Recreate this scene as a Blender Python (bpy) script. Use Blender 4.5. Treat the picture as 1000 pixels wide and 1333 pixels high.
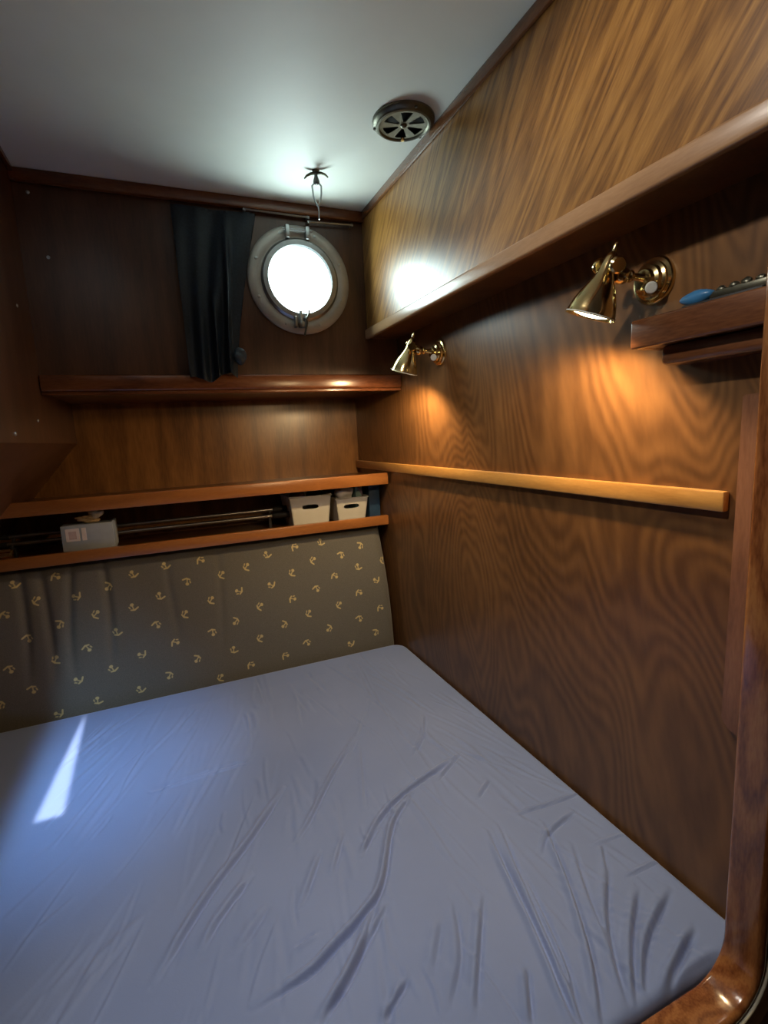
import bpy, bmesh, math, random
import numpy as np
from mathutils import Vector, Matrix

for o in list(bpy.data.objects):
    bpy.data.objects.remove(o, do_unlink=True)
random.seed(7)
SC = bpy.context.scene
COL = SC.collection
PI = math.pi
H = 1.45            # height of the lens above the sole; all z below are relative to the lens

# ------------------------------------------------------------------ camera
YAW, PITCH, ROLL, F = math.radians(22.6146), math.radians(8.8399), math.radians(2.8365), 655.44
cy, sy, cp, sp, cr, sr = math.cos(YAW), math.sin(YAW), math.cos(PITCH), math.sin(PITCH), math.cos(ROLL), math.sin(ROLL)
FWD = Vector((sy*cp, cy*cp, -sp)); RT0 = Vector((cy, -sy, 0)); DN0 = FWD.cross(RT0)
RT = cr*RT0 + sr*DN0; DN = -sr*RT0 + cr*DN0
cd = bpy.data.cameras.new('camera'); cam = bpy.data.objects.new('camera', cd); COL.objects.link(cam)
cd.sensor_fit = 'HORIZONTAL'; cd.sensor_width = 36; cd.lens = 36*F/1000; cd.clip_start = 0.01
UP = -DN; BK = -FWD
cam.matrix_world = Matrix(((RT.x, UP.x, BK.x, 0), (RT.y, UP.y, BK.y, 0), (RT.z, UP.z, BK.z, H), (0, 0, 0, 1)))
SC.camera = cam
def at(u, v, ax, val):
    """point where the sight line of photo pixel (u,v) meets the plane axis=val"""
    d = RT*((u-500)/F) + DN*((v-666.5)/F) + FWD
    return d*(val/d['XYZ'.index(ax)])

# ------------------------------------------------------------------ world, sun, daylight, exposure
w = bpy.data.worlds.new('sky'); SC.world = w; w.use_nodes = True
bg = w.node_tree.nodes['Background']; bg.inputs[0].default_value = (0.80, 0.92, 1.0, 1); bg.inputs[1].default_value = 8.0
SC.view_settings.view_transform = 'Standard'; SC.view_settings.look = 'None'
SC.view_settings.exposure = -0.22; SC.view_settings.gamma = 1.0; SC.view_settings.use_curve_mapping = False
SUND = Vector((-0.08, 0.50, -1.0))
def light(name, kind, loc, aim, energy, color, **kw):
    l = bpy.data.lights.new(name, kind); l.energy = energy; l.color = color
    for k, v in kw.items(): setattr(l, k, v)
    o = bpy.data.objects.new(name, l); COL.objects.link(o)
    o.location = (loc[0], loc[1], loc[2]+H); o.rotation_euler = Vector(aim).to_track_quat('-Z', 'Y').to_euler()
    return o
light('sun', 'SUN', (0, 0, 3), SUND, 9.0, (1.0, 0.97, 0.92), angle=math.radians(0.6))
# added blue light under the unseen hatch, and daylight through the porthole
light('added_hatch_light', 'AREA', (-0.212, 0.665, 0.720), SUND, 1.8, (0.45, 0.74, 1.0), shape='RECTANGLE', size=0.05, size_y=0.36, spread=math.radians(34))
light('porthole_daylight', 'AREA', (0.419, 1.606, 0.47), (0, -1, -0.02), 2.8, (0.78, 1.0, 0.97), shape='DISK', size=0.18)

# ------------------------------------------------------------------ materials
def newmat(name):
    m = bpy.data.materials.new(name); m.use_nodes = True
    nt = m.node_tree; return m, nt, nt.nodes['Principled BSDF']
def N(nt, t, **kw):
    n = nt.nodes.new(t)
    for k, v in kw.items(): setattr(n, k, v)
    return n
def L(nt, a, b): nt.links.new(a, b)
def ramp(nt, stops):
    r = N(nt, 'ShaderNodeValToRGB'); e = r.color_ramp.elements
    while len(e) < len(stops): e.new(0.5)
    for i, (p, c) in enumerate(stops): e[i].position = p; e[i].color = (*c, 1)
    return r
def wood(name, dark, mid, lite, rot=(0, 0, 0), stretch=(6, 6, 0.8), rings=9, rough=0.28, coat=0.3, seed=0.0, contrast=1.0, warp=0.0):
    m, nt, b = newmat(name)
    tc = N(nt, 'ShaderNodeTexCoord'); mp = N(nt, 'ShaderNodeMapping'); L(nt, tc.outputs['Object'], mp.inputs[0])
    mp.inputs['Rotation'].default_value = rot
    mp2 = N(nt, 'ShaderNodeMapping'); L(nt, mp.outputs[0], mp2.inputs[0]); mp2.inputs['Scale'].default_value = stretch; mp2.inputs['Location'].default_value = (seed, seed*1.7, seed*0.6)
    n1 = N(nt, 'ShaderNodeTexNoise'); n1.inputs['Scale'].default_value = 1.0; n1.inputs['Detail'].default_value = 1.6; n1.inputs['Roughness'].default_value = 0.42; n1.inputs['Distortion'].default_value = warp
    L(nt, mp2.outputs[0], n1.inputs[0])
    mu = N(nt, 'ShaderNodeMath', operation='MULTIPLY'); mu.inputs[1].default_value = rings*2*PI; L(nt, n1.outputs[0], mu.inputs[0])
    si = N(nt, 'ShaderNodeMath', operation='SINE'); L(nt, mu.outputs[0], si.inputs[0])
    # pores and flecks: short fine streaks along the grain
    mp3 = N(nt, 'ShaderNodeMapping'); L(nt, mp.outputs[0], mp3.inputs[0]); mp3.inputs['Scale'].default_value = [s*22 for s in stretch]
    n2 = N(nt, 'ShaderNodeTexNoise'); n2.inputs['Scale'].default_value = 1.0; n2.inputs['Detail'].default_value = 3; L(nt, mp3.outputs[0], n2.inputs[0])
    n3 = N(nt, 'ShaderNodeTexNoise'); n3.inputs['Scale'].default_value = 2.2; n3.inputs['Detail'].default_value = 2; L(nt, tc.outputs['Object'], n3.inputs[0])
    a = N(nt, 'ShaderNodeMath', operation='MULTIPLY_ADD'); a.inputs[1].default_value = 0.13*contrast; a.inputs[2].default_value = 0.0; L(nt, si.outputs[0], a.inputs[0])
    a2 = N(nt, 'ShaderNodeMath', operation='MULTIPLY_ADD'); a2.inputs[1].default_value = 0.55*contrast; L(nt, n2.outputs[0], a2.inputs[0]); L(nt, a.outputs[0], a2.inputs[2])
    a3 = N(nt, 'ShaderNodeMath', operation='MULTIPLY_ADD'); a3.inputs[1].default_value = 0.45; L(nt, n3.outputs[0], a3.inputs[0]); L(nt, a2.outputs[0], a3.inputs[2])
    r = ramp(nt, [(0.22, dark), (0.5, mid), (0.78, lite)]); L(nt, a3.outputs[0], r.inputs[0]); L(nt, r.outputs[0], b.inputs['Base Color'])
    b.inputs['Roughness'].default_value = rough; b.inputs['Coat Weight'].default_value = coat; b.inputs['Coat Roughness'].default_value = rough*0.9
    bp = N(nt, 'ShaderNodeBump'); bp.inputs['Strength'].default_value = 0.06; bp.inputs['Distance'].default_value = 0.002
    L(nt, n2.outputs[0], bp.inputs['Height']); L(nt, bp.outputs[0], b.inputs['Normal'])
    return m
def plain(name, col, rough=0.5, metal=0.0, noise=0.0, nscale=40, bump=0.0, coat=0.0):
    m, nt, b = newmat(name)
    b.inputs['Roughness'].default_value = rough; b.inputs['Metallic'].default_value = metal; b.inputs['Coat Weight'].default_value = coat
    tc = N(nt, 'ShaderNodeTexCoord'); n = N(nt, 'ShaderNodeTexNoise'); n.inputs['Scale'].default_value = nscale; n.inputs['Detail'].default_value = 4
    L(nt, tc.outputs['Object'], n.inputs[0])
    r = ramp(nt, [(0.3, [c*(1-noise) for c in col]), (0.7, [min(1, c*(1+noise)) for c in col])]); L(nt, n.outputs[0], r.inputs[0]); L(nt, r.outputs[0], b.inputs['Base Color'])
    if bump:
        bp = N(nt, 'ShaderNodeBump'); bp.inputs['Strength'].default_value = bump; bp.inputs['Distance'].default_value = 0.002
        L(nt, n.outputs[0], bp.inputs['Height']); L(nt, bp.outputs[0], b.inputs['Normal'])
    return m
M = {}
M['wall_r'] = wood('mahogany_ply_figured', (0.10, 0.043, 0.015), (0.235, 0.108, 0.036), (0.37, 0.190, 0.066), rot=(math.radians(12), 0, 0), stretch=(1.6, 2.6, 0.75), rings=52, rough=0.36, coat=0.12, seed=7.7, warp=0.5, contrast=0.45)
M['locker'] = wood('mahogany_ply_diagonal', (0.11, 0.042, 0.010), (0.27, 0.119, 0.027), (0.43, 0.210, 0.052), rot=(math.radians(-40), 0, 0), stretch=(12, 15, 1.5), rings=10, rough=0.35, coat=0.22, seed=1.3)
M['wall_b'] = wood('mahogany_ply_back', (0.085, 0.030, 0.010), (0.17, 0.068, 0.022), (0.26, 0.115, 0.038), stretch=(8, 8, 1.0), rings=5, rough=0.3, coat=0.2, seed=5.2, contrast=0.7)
M['wall_u'] = wood('mahogany_ply_shaded', (0.050, 0.020, 0.010), (0.100, 0.042, 0.021), (0.150, 0.068, 0.034), stretch=(8, 8, 1.0), rings=5, rough=0.34, coat=0.15, seed=5.2, contrast=0.7)  # back ply darkened; shade of the upper walls put into the colour
M['niche'] = wood('mahogany_ply_lamplit', (0.10, 0.042, 0.013), (0.22, 0.100, 0.031), (0.33, 0.165, 0.052), stretch=(8, 8, 1.0), rings=5, rough=0.3, coat=0.2, seed=5.2, contrast=0.7)  # back ply lightened; lamp warmth on the recess panel put into the colour
M['trim'] = wood('mahogany_solid', (0.085, 0.026, 0.010), (0.165, 0.055, 0.020), (0.24, 0.090, 0.032), rot=(0, 0, 0), stretch=(2.5, 14, 14), rings=4, rough=0.25, coat=0.4, seed=2.0, contrast=0.8)
M['trimy'] = wood('mahogany_solid_fore_aft', (0.10, 0.034, 0.013), (0.19, 0.070, 0.026), (0.28, 0.115, 0.042), stretch=(16, 2.5, 16), rings=4, rough=0.27, coat=0.4, seed=4.4, contrast=0.8)
M['trimz'] = wood('mahogany_solid_upright', (0.11, 0.034, 0.014), (0.20, 0.070, 0.028), (0.29, 0.110, 0.045), stretch=(16, 16, 2.5), rings=4, rough=0.3, coat=0.3, seed=6.4, contrast=0.8)
M['teak'] = wood('teak_orange', (0.24, 0.085, 0.022), (0.38, 0.145, 0.038), (0.50, 0.215, 0.060), stretch=(2.5, 16, 16), rings=4, rough=0.3, coat=0.3, seed=8.0, contrast=0.6)
M['batten'] = wood('pale_teak_batten', (0.46, 0.22, 0.055), (0.62, 0.32, 0.085), (0.72, 0.41, 0.12), stretch=(16, 2.5, 16), rings=4, rough=0.35, coat=0.2, seed=9.0, contrast=0.6)
M['frame'] = wood('varnished_frame', (0.12, 0.036, 0.012), (0.24, 0.085, 0.028), (0.36, 0.15, 0.05), stretch=(14, 14, 3), rings=6, rough=0.16, coat=0.8, seed=11.0, contrast=1.2)
M['ceil'] = plain('ceiling_white', (0.83, 0.86, 0.81), rough=0.6, noise=0.03, nscale=6, bump=0.02)
M['beige'] = plain('beige_edging', (0.55, 0.50, 0.38), rough=0.5)
M['sole'] = wood('sole', (0.08, 0.035, 0.015), (0.14, 0.065, 0.03), (0.2, 0.1, 0.05), stretch=(2, 12, 12), rings=4)
M['brass'] = plain('polished_brass', (0.78, 0.62, 0.30), rough=0.16, metal=1.0, noise=0.06, nscale=30)
M['bronze'] = plain('aged_bronze', (0.17, 0.165, 0.125), rough=0.36, metal=0.9, noise=0.18, nscale=60)
M['steel'] = plain('dull_steel', (0.42, 0.44, 0.45), rough=0.35, metal=1.0, noise=0.08, nscale=60)
M['darkmetal'] = plain('dark_metal', (0.10, 0.10, 0.09), rough=0.4, metal=0.8, noise=0.1)
M['flange'] = plain('porthole_flange', (0.44, 0.42, 0.39), rough=0.45, metal=0.5, noise=0.12, nscale=25)
M['black'] = plain('black_void', (0.012, 0.012, 0.012), rough=0.7, noise=0.1)
M['grip'] = plain('black_grip', (0.02, 0.02, 0.022), rough=0.6, noise=0.1)
M['curtain'] = plain('curtain_navy', (0.030, 0.045, 0.068), rough=0.42, noise=0.2, nscale=200, bump=0.15)
M['basket'] = plain('white_plastic', (0.62, 0.62, 0.56), rough=0.45, noise=0.03)
M['carton'] = plain('grey_card', (0.30, 0.34, 0.39), rough=0.6, noise=0.05)
M['paper'] = plain('label_paper', (0.62, 0.55, 0.50), rough=0.7, noise=0.05)
M['pinkprint'] = plain('label_print', (0.45, 0.34, 0.31), rough=0.7, noise=0.1)
M['cream'] = plain('cream_cloth', (0.55, 0.40, 0.22), rough=0.8, noise=0.35, nscale=60)
M['white'] = plain('white_bag', (0.72, 0.72, 0.72), rough=0.5, noise=0.04)
M['teal'] = plain('teal_card', (0.22, 0.38, 0.40), rough=0.6, noise=0.1)
M['mauve'] = plain('mauve_print', (0.22, 0.16, 0.26), rough=0.6, noise=0.1)
M['navy'] = plain('navy_card', (0.02, 0.06, 0.13), rough=0.55, noise=0.1)
M['blue'] = plain('blue_plastic', (0.05, 0.20, 0.42), rough=0.35, noise=0.08)
M['cloth'] = plain('brown_cloth', (0.22, 0.13, 0.10), rough=0.8, noise=0.2)
M['white_enamel'] = plain('white_enamel', (0.8, 0.78, 0.7), rough=0.35)
def glass():
    m, nt, b = newmat('porthole_glass'); nt.nodes.remove(b); out = nt.nodes['Material Output']
    t = N(nt, 'ShaderNodeBsdfTransparent'); g = N(nt, 'ShaderNodeBsdfGlossy'); g.inputs['Roughness'].default_value = 0.02
    fr = N(nt, 'ShaderNodeFresnel'); fr.inputs[0].default_value = 1.3
    tc = N(nt, 'ShaderNodeTexCoord'); n = N(nt, 'ShaderNodeTexNoise'); n.inputs['Scale'].default_value = 30; L(nt, tc.outputs['Object'], n.inputs[0])
    r = ramp(nt, [(0.3, (0.93, 0.96, 0.97)), (0.7, (0.97, 0.99, 1.0))]); L(nt, n.outputs[0], r.inputs[0]); L(nt, r.outputs[0], t.inputs[0])
    mx = N(nt, 'ShaderNodeMixShader'); L(nt, fr.outputs[0], mx.inputs[0]); L(nt, t.outputs[0], mx.inputs[1]); L(nt, g.outputs[0], mx.inputs[2]); L(nt, mx.outputs[0], out.inputs[0])
    return m
M['glass'] = glass()
def acrylic():
    m, nt, b = newmat('smoked_acrylic'); b.inputs['Base Color'].default_value = (0.10, 0.14, 0.17, 1); b.inputs['Roughness'].default_value = 0.2
    tc = N(nt, 'ShaderNodeTexCoord'); n = N(nt, 'ShaderNodeTexNoise'); n.inputs['Scale'].default_value = 60; L(nt, tc.outputs['Object'], n.inputs[0])
    r = ramp(nt, [(0.3, (0.09, 0.13, 0.16)), (0.7, (0.11, 0.15, 0.18))]); L(nt, n.outputs[0], r.inputs[0]); L(nt, r.outputs[0], b.inputs['Base Color'])
    return m
M['acrylic'] = acrylic()
def bulb():
    m, nt, b = newmat('lit_bulb'); b.inputs['Emission Color'].default_value = (1.0, 0.80, 0.50, 1); b.inputs['Emission Strength'].default_value = 14; return m
M['bulb'] = bulb()
def sheet():
    m, nt, b = newmat('blue_jersey_sheet')
    tc = N(nt, 'ShaderNodeTexCoord'); n = N(nt, 'ShaderNodeTexNoise'); n.inputs['Scale'].default_value = 3.0; n.inputs['Detail'].default_value = 5; L(nt, tc.outputs['Object'], n.inputs[0])
    r = ramp(nt, [(0.3, (0.175, 0.250, 0.500)), (0.7, (0.210, 0.288, 0.545))]); L(nt, n.outputs[0], r.inputs[0]); L(nt, r.outputs[0], b.inputs['Base Color'])
    b.inputs['Roughness'].default_value = 0.75; b.inputs['Sheen Weight'].default_value = 0.25; b.inputs['Sheen Roughness'].default_value = 0.5
    n2 = N(nt, 'ShaderNodeTexNoise'); n2.inputs['Scale'].default_value = 420; n2.inputs['Detail'].default_value = 2; L(nt, tc.outputs['Object'], n2.inputs[0])
    bp = N(nt, 'ShaderNodeBump'); bp.inputs['Strength'].default_value = 0.12; bp.inputs['Distance'].default_value = 0.001; L(nt, n2.outputs[0], bp.inputs['Height']); L(nt, bp.outputs[0], b.inputs['Normal'])
    return m
M['sheet'] = sheet()
def motif_fabric():
    m, nt, b = newmat('grey_motif_fabric')
    at_ = N(nt, 'ShaderNodeAttribute'); at_.attribute_name = 'motif'
    tc = N(nt, 'ShaderNodeTexCoord'); n = N(nt, 'ShaderNodeTexNoise'); n.inputs['Scale'].default_value = 500; n.inputs['Detail'].default_value = 2; L(nt, tc.outputs['Object'], n.inputs[0])
    r = ramp(nt, [(0.3, (0.105, 0.100, 0.086)), (0.7, (0.150, 0.142, 0.122))]); L(nt, n.outputs[0], r.inputs[0])
    mr = N(nt, 'ShaderNodeMapRange'); mr.inputs['From Min'].default_value = -0.0009; mr.inputs['From Max'].default_value = 0.0009; mr.inputs['To Min'].default_value = 1; mr.inputs['To Max'].default_value = 0; L(nt, at_.outputs['Fac'], mr.inputs[0])
    mx = N(nt, 'ShaderNodeMix', data_type='RGBA'); L(nt, mr.outputs[0], mx.inputs['Factor']); L(nt, r.outputs[0], mx.inputs['A']); mx.inputs['B'].default_value = (0.56, 0.46, 0.22, 1)
    L(nt, mx.outputs['Result'], b.inputs['Base Color']); b.inputs['Roughness'].default_value = 0.85; b.inputs['Sheen Weight'].default_value = 0.2
    return m
M['motif'] = motif_fabric()

# ------------------------------------------------------------------ mesh helpers
ORG = {}
def finish(bm, sharp=35):
    bmesh.ops.recalc_face_normals(bm, faces=bm.faces[:])
    for f in bm.faces: f.smooth = True
    for e in bm.edges:
        if len(e.link_faces) == 2 and e.calc_face_angle(0) > math.radians(sharp): e.smooth = False
def obj(name, bm, mat, parent=None, label=None, sharp=35):
    """link bm (lens-relative coordinates) as one mesh object"""
    finish(bm, sharp)
    me = bpy.data.meshes.new(name)
    org = ORG[parent] if parent else Vector((0, 0, 0))
    dz = Vector((0, 0, 0 if parent and parent.get('local') else H))
    if not parent:
        xs = [v.co for v in bm.verts]
        lo = Vector((min(c.x for c in xs), min(c.y for c in xs), min(c.z for c in xs))); hi = Vector((max(c.x for c in xs), max(c.y for c in xs), max(c.z for c in xs)))
        org = Vector(((lo.x+hi.x)/2, (lo.y+hi.y)/2, lo.z)) + dz
    for v in bm.verts: v.co = v.co + dz - org
    bm.to_mesh(me); bm.free(); me.materials.append(M[mat] if isinstance(mat, str) else mat)
    o = bpy.data.objects.new(name, me); COL.objects.link(o)
    if parent: o.parent = parent; ORG[o] = org
    else: o.location = org; ORG[o] = org
    if label: o['label'] = label
    return o
def thing(name, label, cat, loc, group=None, local=False):
    o = bpy.data.objects.new(name, None); COL.objects.link(o); o.empty_display_size = 0.05
    o.location = (loc[0], loc[1], loc[2]+H); o['label'] = label; o['category'] = cat
    if group: o['group'] = group
    ORG[o] = Vector((0, 0, 0)) if local else Vector((loc[0], loc[1], loc[2]+H))
    if local: o['local'] = 1
    return o
def tag(o, label, cat, group=None):
    o['label'] = label; o['category'] = cat
    if group: o['group'] = group
    return o
def struct(name, bm, mat, label, cat, parent=None):
    o = obj(name, bm, mat, parent); o['kind'] = 'structure'
    if not parent: o['label'] = label; o['category'] = cat
    return o
def copy_tree(o, parent=None):
    c = o.copy(); COL.objects.link(c); c.parent = parent
    for ch in [x for x in bpy.data.objects if x.parent == o]: copy_tree(ch, c)
    return c
def box(x0, x1, y0, y1, z0, z1, bev=0.0, seg=2, bm=None):
    b2 = bmesh.new(); bmesh.ops.create_cube(b2, size=1)
    for v in b2.verts: v.co = Vector(((x0+x1)/2+v.co.x*(x1-x0), (y0+y1)/2+v.co.y*(y1-y0), (z0+z1)/2+v.co.z*(z1-z0)))
    if bev: bmesh.ops.bevel(b2, geom=b2.edges[:], offset=bev, segments=seg, affect='EDGES', profile=0.5)
    return join(bm, b2)
def join(bm, b2):
    if bm is None: return b2
    me = bpy.data.meshes.new('tmp'); b2.to_mesh(me); b2.free(); bm.from_mesh(me); bpy.data.meshes.remove(me); return bm
def basis(d):
    d = Vector(d).normalized(); a = Vector((0, 0, 1)) if abs(d.z) < 0.9 else Vector((1, 0, 0))
    u = d.cross(a).normalized(); return u, d.cross(u).normalized(), d
def lathe(prof, org, axis, n=32, bm=None):
    """prof: (radius, distance along axis)"""
    b2 = bmesh.new(); u, v, d = basis(axis); org = Vector(org); rings = []
    for r, t in prof:
        if r < 1e-6: rings.append([b2.verts.new(org+d*t)])
        else: rings.append([b2.verts.new(org+d*t+(u*math.cos(2*PI*k/n)+v*math.sin(2*PI*k/n))*r) for k in range(n)])
    for a, b in zip(rings, rings[1:]):
        if len(a) == 1 and len(b) == 1: continue
        for k in range(n):
            k2 = (k+1) % n
            if len(a) == 1: b2.faces.new((a[0], b[k], b[k2]))
            elif len(b) == 1: b2.faces.new((a[k], a[k2], b[0]))
            else: b2.faces.new((a[k], a[k2], b[k2], b[k]))
    return join(bm, b2)
def tube(pts, r, n=10, closed=False, bm=None, caps=True):
    b2 = bmesh.new(); pts = [Vector(p) for p in pts]; rings = []; m = len(pts); rs = r if isinstance(r, (list, tuple)) else [r]*m
    prev = None
    for i, p in enumerate(pts):
        d = (pts[(i+1) % m]-pts[i-1]) if closed else (pts[min(i+1, m-1)]-pts[max(i-1, 0)])
        d.normalize()
        if prev is None: u = basis(d)[0]
        else: u = (prev-d*prev.dot(d)).normalized()
        prev = u; v = d.cross(u)
        rings.append([b2.verts.new(p+(u*math.cos(2*PI*k/n)+v*math.sin(2*PI*k/n))*rs[i]) for k in range(n)])
    pr = list(zip(rings, rings[1:]))
    if closed: pr.append((rings[-1], rings[0]))
    for a, b in pr:
        for k in range(n): b2.faces.new((a[k], a[(k+1) % n], b[(k+1) % n], b[k]))
    if not closed and caps: b2.faces.new(rings[0][::-1]); b2.faces.new(rings[-1])
    return join(bm, b2)
def plate(outer, holes, ext, bm=None, bev=0.0):
    """flat plate through 3D loops, with holes, extruded by vector ext"""
    b2 = bmesh.new(); edges = []
    for lp in [outer]+holes:
        vs = [b2.verts.new(p) for p in lp]
        edges += [b2.edges.new((vs[i], vs[(i+1) % len(vs)])) for i in range(len(vs))]
    bmesh.ops.triangle_fill(b2, use_beauty=True, use_dissolve=False, edges=edges)
    r = bmesh.ops.extrude_face_region(b2, geom=b2.faces[:]); e = Vector(ext)
    for g in r['geom']:
        if isinstance(g, bmesh.types.BMVert): g.co += e
    bmesh.ops.dissolve_limit(b2, angle_limit=0.001, verts=b2.verts[:], edges=b2.edges[:])
    return join(bm, b2)
def circ(c, r, u, v, n=48): return [Vector(c)+Vector(u)*(r*math.cos(2*PI*k/n))+Vector(v)*(r*math.sin(2*PI*k/n)) for k in range(n)]
def lump(c, r, seed, bm=None, amp=0.25, sub=3):
    b2 = bmesh.new(); bmesh.ops.create_icosphere(b2, subdivisions=sub, radius=1); rg = random.Random(seed)
    dirs = [(Vector((rg.gauss(0, 1), rg.gauss(0, 1), rg.gauss(0, 1))), rg.uniform(0, 6)) for _ in range(7)]
    for v in b2.verts:
        k = 1+amp*sum(math.sin(2.2*d.dot(v.co)+p) for d, p in dirs)/3
        v.co = Vector((c[0]+v.co.x*r[0]*k, c[1]+v.co.y*r[1]*k, c[2]+v.co.z*r[2]*k))
    return join(bm, b2)

# ------------------------------------------------------------------ the setting
XR, YB, YU, ZC, XLK, ZLK, XL, ZL, YBH = 0.737, 2.02, 1.583, 0.682, 0.632, 0.308, -0.288, 0.018, 0.395
ZM = -0.78
struct('floor', box(-1.3, 1.3, -1.3, 2.1, -1.47, -1.45), 'sole', 'brown wooden cabin sole under the berth', 'floor')
# ceiling with the deck-hatch opening (an unseen hatch, added to let in the sun sliver)
HX0, HX1, HY0, HY1 = -0.25, -0.165, 0.43, 0.93
hx = [(-1.3, -1.3), (1.3, -1.3), (1.3, 2.1), (-1.3, 2.1)]
struct('ceiling', plate([Vector((x, y, ZC)) for x, y in hx], [[Vector(p) for p in ((HX0, HY0, ZC), (HX1, HY0, ZC), (HX1, HY1, ZC), (HX0, HY1, ZC))]], (0, 0, 0.03)), 'ceil', 'smooth white painted cabin ceiling', 'ceiling')
# porthole wall
PC = Vector((0.419, YU, 0.47))
struct('wall_back', plate([Vector((x, YU, z)) for x, z in ((-0.75, 0.16), (XR, 0.16), (XR, ZC), (-0.75, ZC))], [circ(PC, 0.112, (1, 0, 0), (0, 0, 1))], (0, 0.06, 0)), 'wall_u', 'shaded brown plywood wall around the porthole', 'wall')
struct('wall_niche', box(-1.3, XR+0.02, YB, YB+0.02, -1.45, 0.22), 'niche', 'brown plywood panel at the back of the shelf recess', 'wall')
struct('wall_right', box(XR, XR+0.02, YBH, YB, -1.45, ZC), 'wall_r', 'figured golden brown plywood wall beside the bed', 'wall')
# overhead locker face and underside
lk = struct('wall_right_upper', box(XLK, XLK+0.012, 0.337, YU, ZLK, ZC), 'locker', 'glossy plywood overhead locker face above the reading lamps', 'wall')
struct('soffit', box(XLK+0.012, XR, 0.337, YU, ZLK, ZLK+0.012), 'wall_b', '', '', lk)
M['lip'] = wood('pale_mahogany_lip', (0.32, 0.17, 0.08), (0.44, 0.25, 0.125), (0.54, 0.33, 0.17), stretch=(16, 2.5, 16), rings=4, rough=0.3, coat=0.3, seed=14.0, contrast=0.6)
b = box(XLK-0.009, XLK+0.004, 0.337, YU-0.001, ZLK-0.004, ZLK+0.026, 0.004, 3)
t = struct('trim_4', b, 'lip', 'pale edged lip along the bottom of the overhead locker', 'trim')
# left side: upper facing and the sloping panel below it
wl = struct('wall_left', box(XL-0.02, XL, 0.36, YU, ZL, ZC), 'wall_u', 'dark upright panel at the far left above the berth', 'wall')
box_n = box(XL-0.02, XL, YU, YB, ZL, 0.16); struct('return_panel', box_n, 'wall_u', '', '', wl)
for i, (u, v) in enumerate(((22, 398), (20, 565), (49, 548))):
    p = at(u, v, 'X', XL); obj('screw', lathe([(0.0, 0.003), (0.003, 0.0025), (0.0045, 0.0005), (0.0045, 0.0)], p, (1, 0, 0), 12), 'steel', wl)
for i, (u, v) in enumerate(((36, 250), (63, 335))):
    p = at(u, v, 'Y', YU); obj('screw', lathe([(0.0, 0.003), (0.003, 0.0025), (0.0045, 0.0005), (0.0045, 0.0)], p, (0, -1, 0), 12), 'steel', bpy.data.objects['wall_back'])
bm = bmesh.new()
pr = [(XL-0.02, ZL), (XL, ZL), (-0.70, ZL-0.49), (-0.70, -1.45), (-0.72, -1.45), (-0.72, ZL-0.49)]
a = [bm.verts.new((x, 0.36, z)) for x, z in pr]; c = [bm.verts.new((x, YB, z)) for x, z in pr]
for k in range(6): bm.faces.new((a[k], a[(k+1) % 6], c[(k+1) % 6], c[k]))
bm.faces.new(a); bm.faces.new(c[::-1])
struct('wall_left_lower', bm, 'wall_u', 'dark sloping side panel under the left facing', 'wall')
# bulkhead with the opening the photo looks through, and the saloon behind the lens
def rounded(x0, x1, z0, z1, r, n=10):
    out = []
    for cx, cz, a0 in ((x1-r, z0+r, -90), (x1-r, z1-r, 0), (x0+r, z1-r, 90), (x0+r, z0+r, 180)):
        for k in range(n+1): an = math.radians(a0+90*k/n); out.append((cx+r*math.cos(an), cz+r*math.sin(an)))
    return out
fr_path = rounded(-0.295, 0.6705, -0.8005, 0.54, 0.072)
struct('wall_front', plate([Vector((x, 0.346, z)) for x, z in ((-1.3, -1.45), (1.3, -1.45), (1.3, ZC), (-1.3, ZC))], [[Vector((x, 0.346, z)) for x, z in fr_path]], (0, 0.046, 0)), 'wall_b', 'brown bulkhead around the bunk opening', 'wall')
struct('wall_saloon_back', box(-1.3, 1.3, -1.3, -1.28, -1.45, ZC), 'wall_b', 'panelled wall behind the viewer', 'wall')
struct('wall_saloon_left', box(-1.3, -1.28, -1.28, YB, -1.45, ZC), 'wall_b', 'panelled wall left of the viewer', 'wall')
struct('wall_saloon_right', box(1.28, 1.3, -1.28, YB, -1.45, ZC), 'wall_b', 'panelled wall right of the viewer', 'wall')
# mouldings
struct('trim_1', box(XL, XLK, YU-0.022, YU, ZC-0.030, ZC, 0.004), 'trim', 'dark wooden moulding between ceiling and porthole wall', 'trim')
struct('trim_2', box(XLK-0.009, XLK, 0.337, YU-0.022, ZC-0.024, ZC, 0.003), 'trimy', 'thin reddish moulding between ceiling and locker', 'trim')
struct('trim_3', box(XL, XL+0.012, 0.42, YU-0.022, ZC-0.014, ZC, 0.003), 'trimy', 'thin dark moulding along the left ceiling edge', 'trim')

# ------------------------------------------------------------------ added deck hatch (above the frame), gap shaped to the sun sliver
ht = thing('added_hatch', 'added unseen acrylic deck hatch, its gap shaped for the sun sliver', 'hatch', (-0.185, 0.675, ZC))
bm = box(HX0-0.02, HX0, HY0-0.02, HY1+0.02, ZC+0.03, ZC+0.05); box(HX1, HX1+0.02, HY0-0.02, HY1+0.02, ZC+0.03, ZC+0.05, bm=bm)
box(HX0, HX1, HY0-0.02, HY0, ZC+0.03, ZC+0.05, bm=bm); box(HX0, HX1, HY1, HY1+0.02, ZC+0.03, ZC+0.05, bm=bm)
obj('coaming', bm, 'white_enamel', ht)
dz = (ZC+0.05-ZM)
sl = [at(112, 928, 'Z', ZM), at(40, 1080, 'Z', ZM), at(80, 1072, 'Z', ZM)]
A, B_, C_ = [p-SUND*dz for p in sl]      # where those sun rays cross the lid
zl = ZC+0.05
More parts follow.
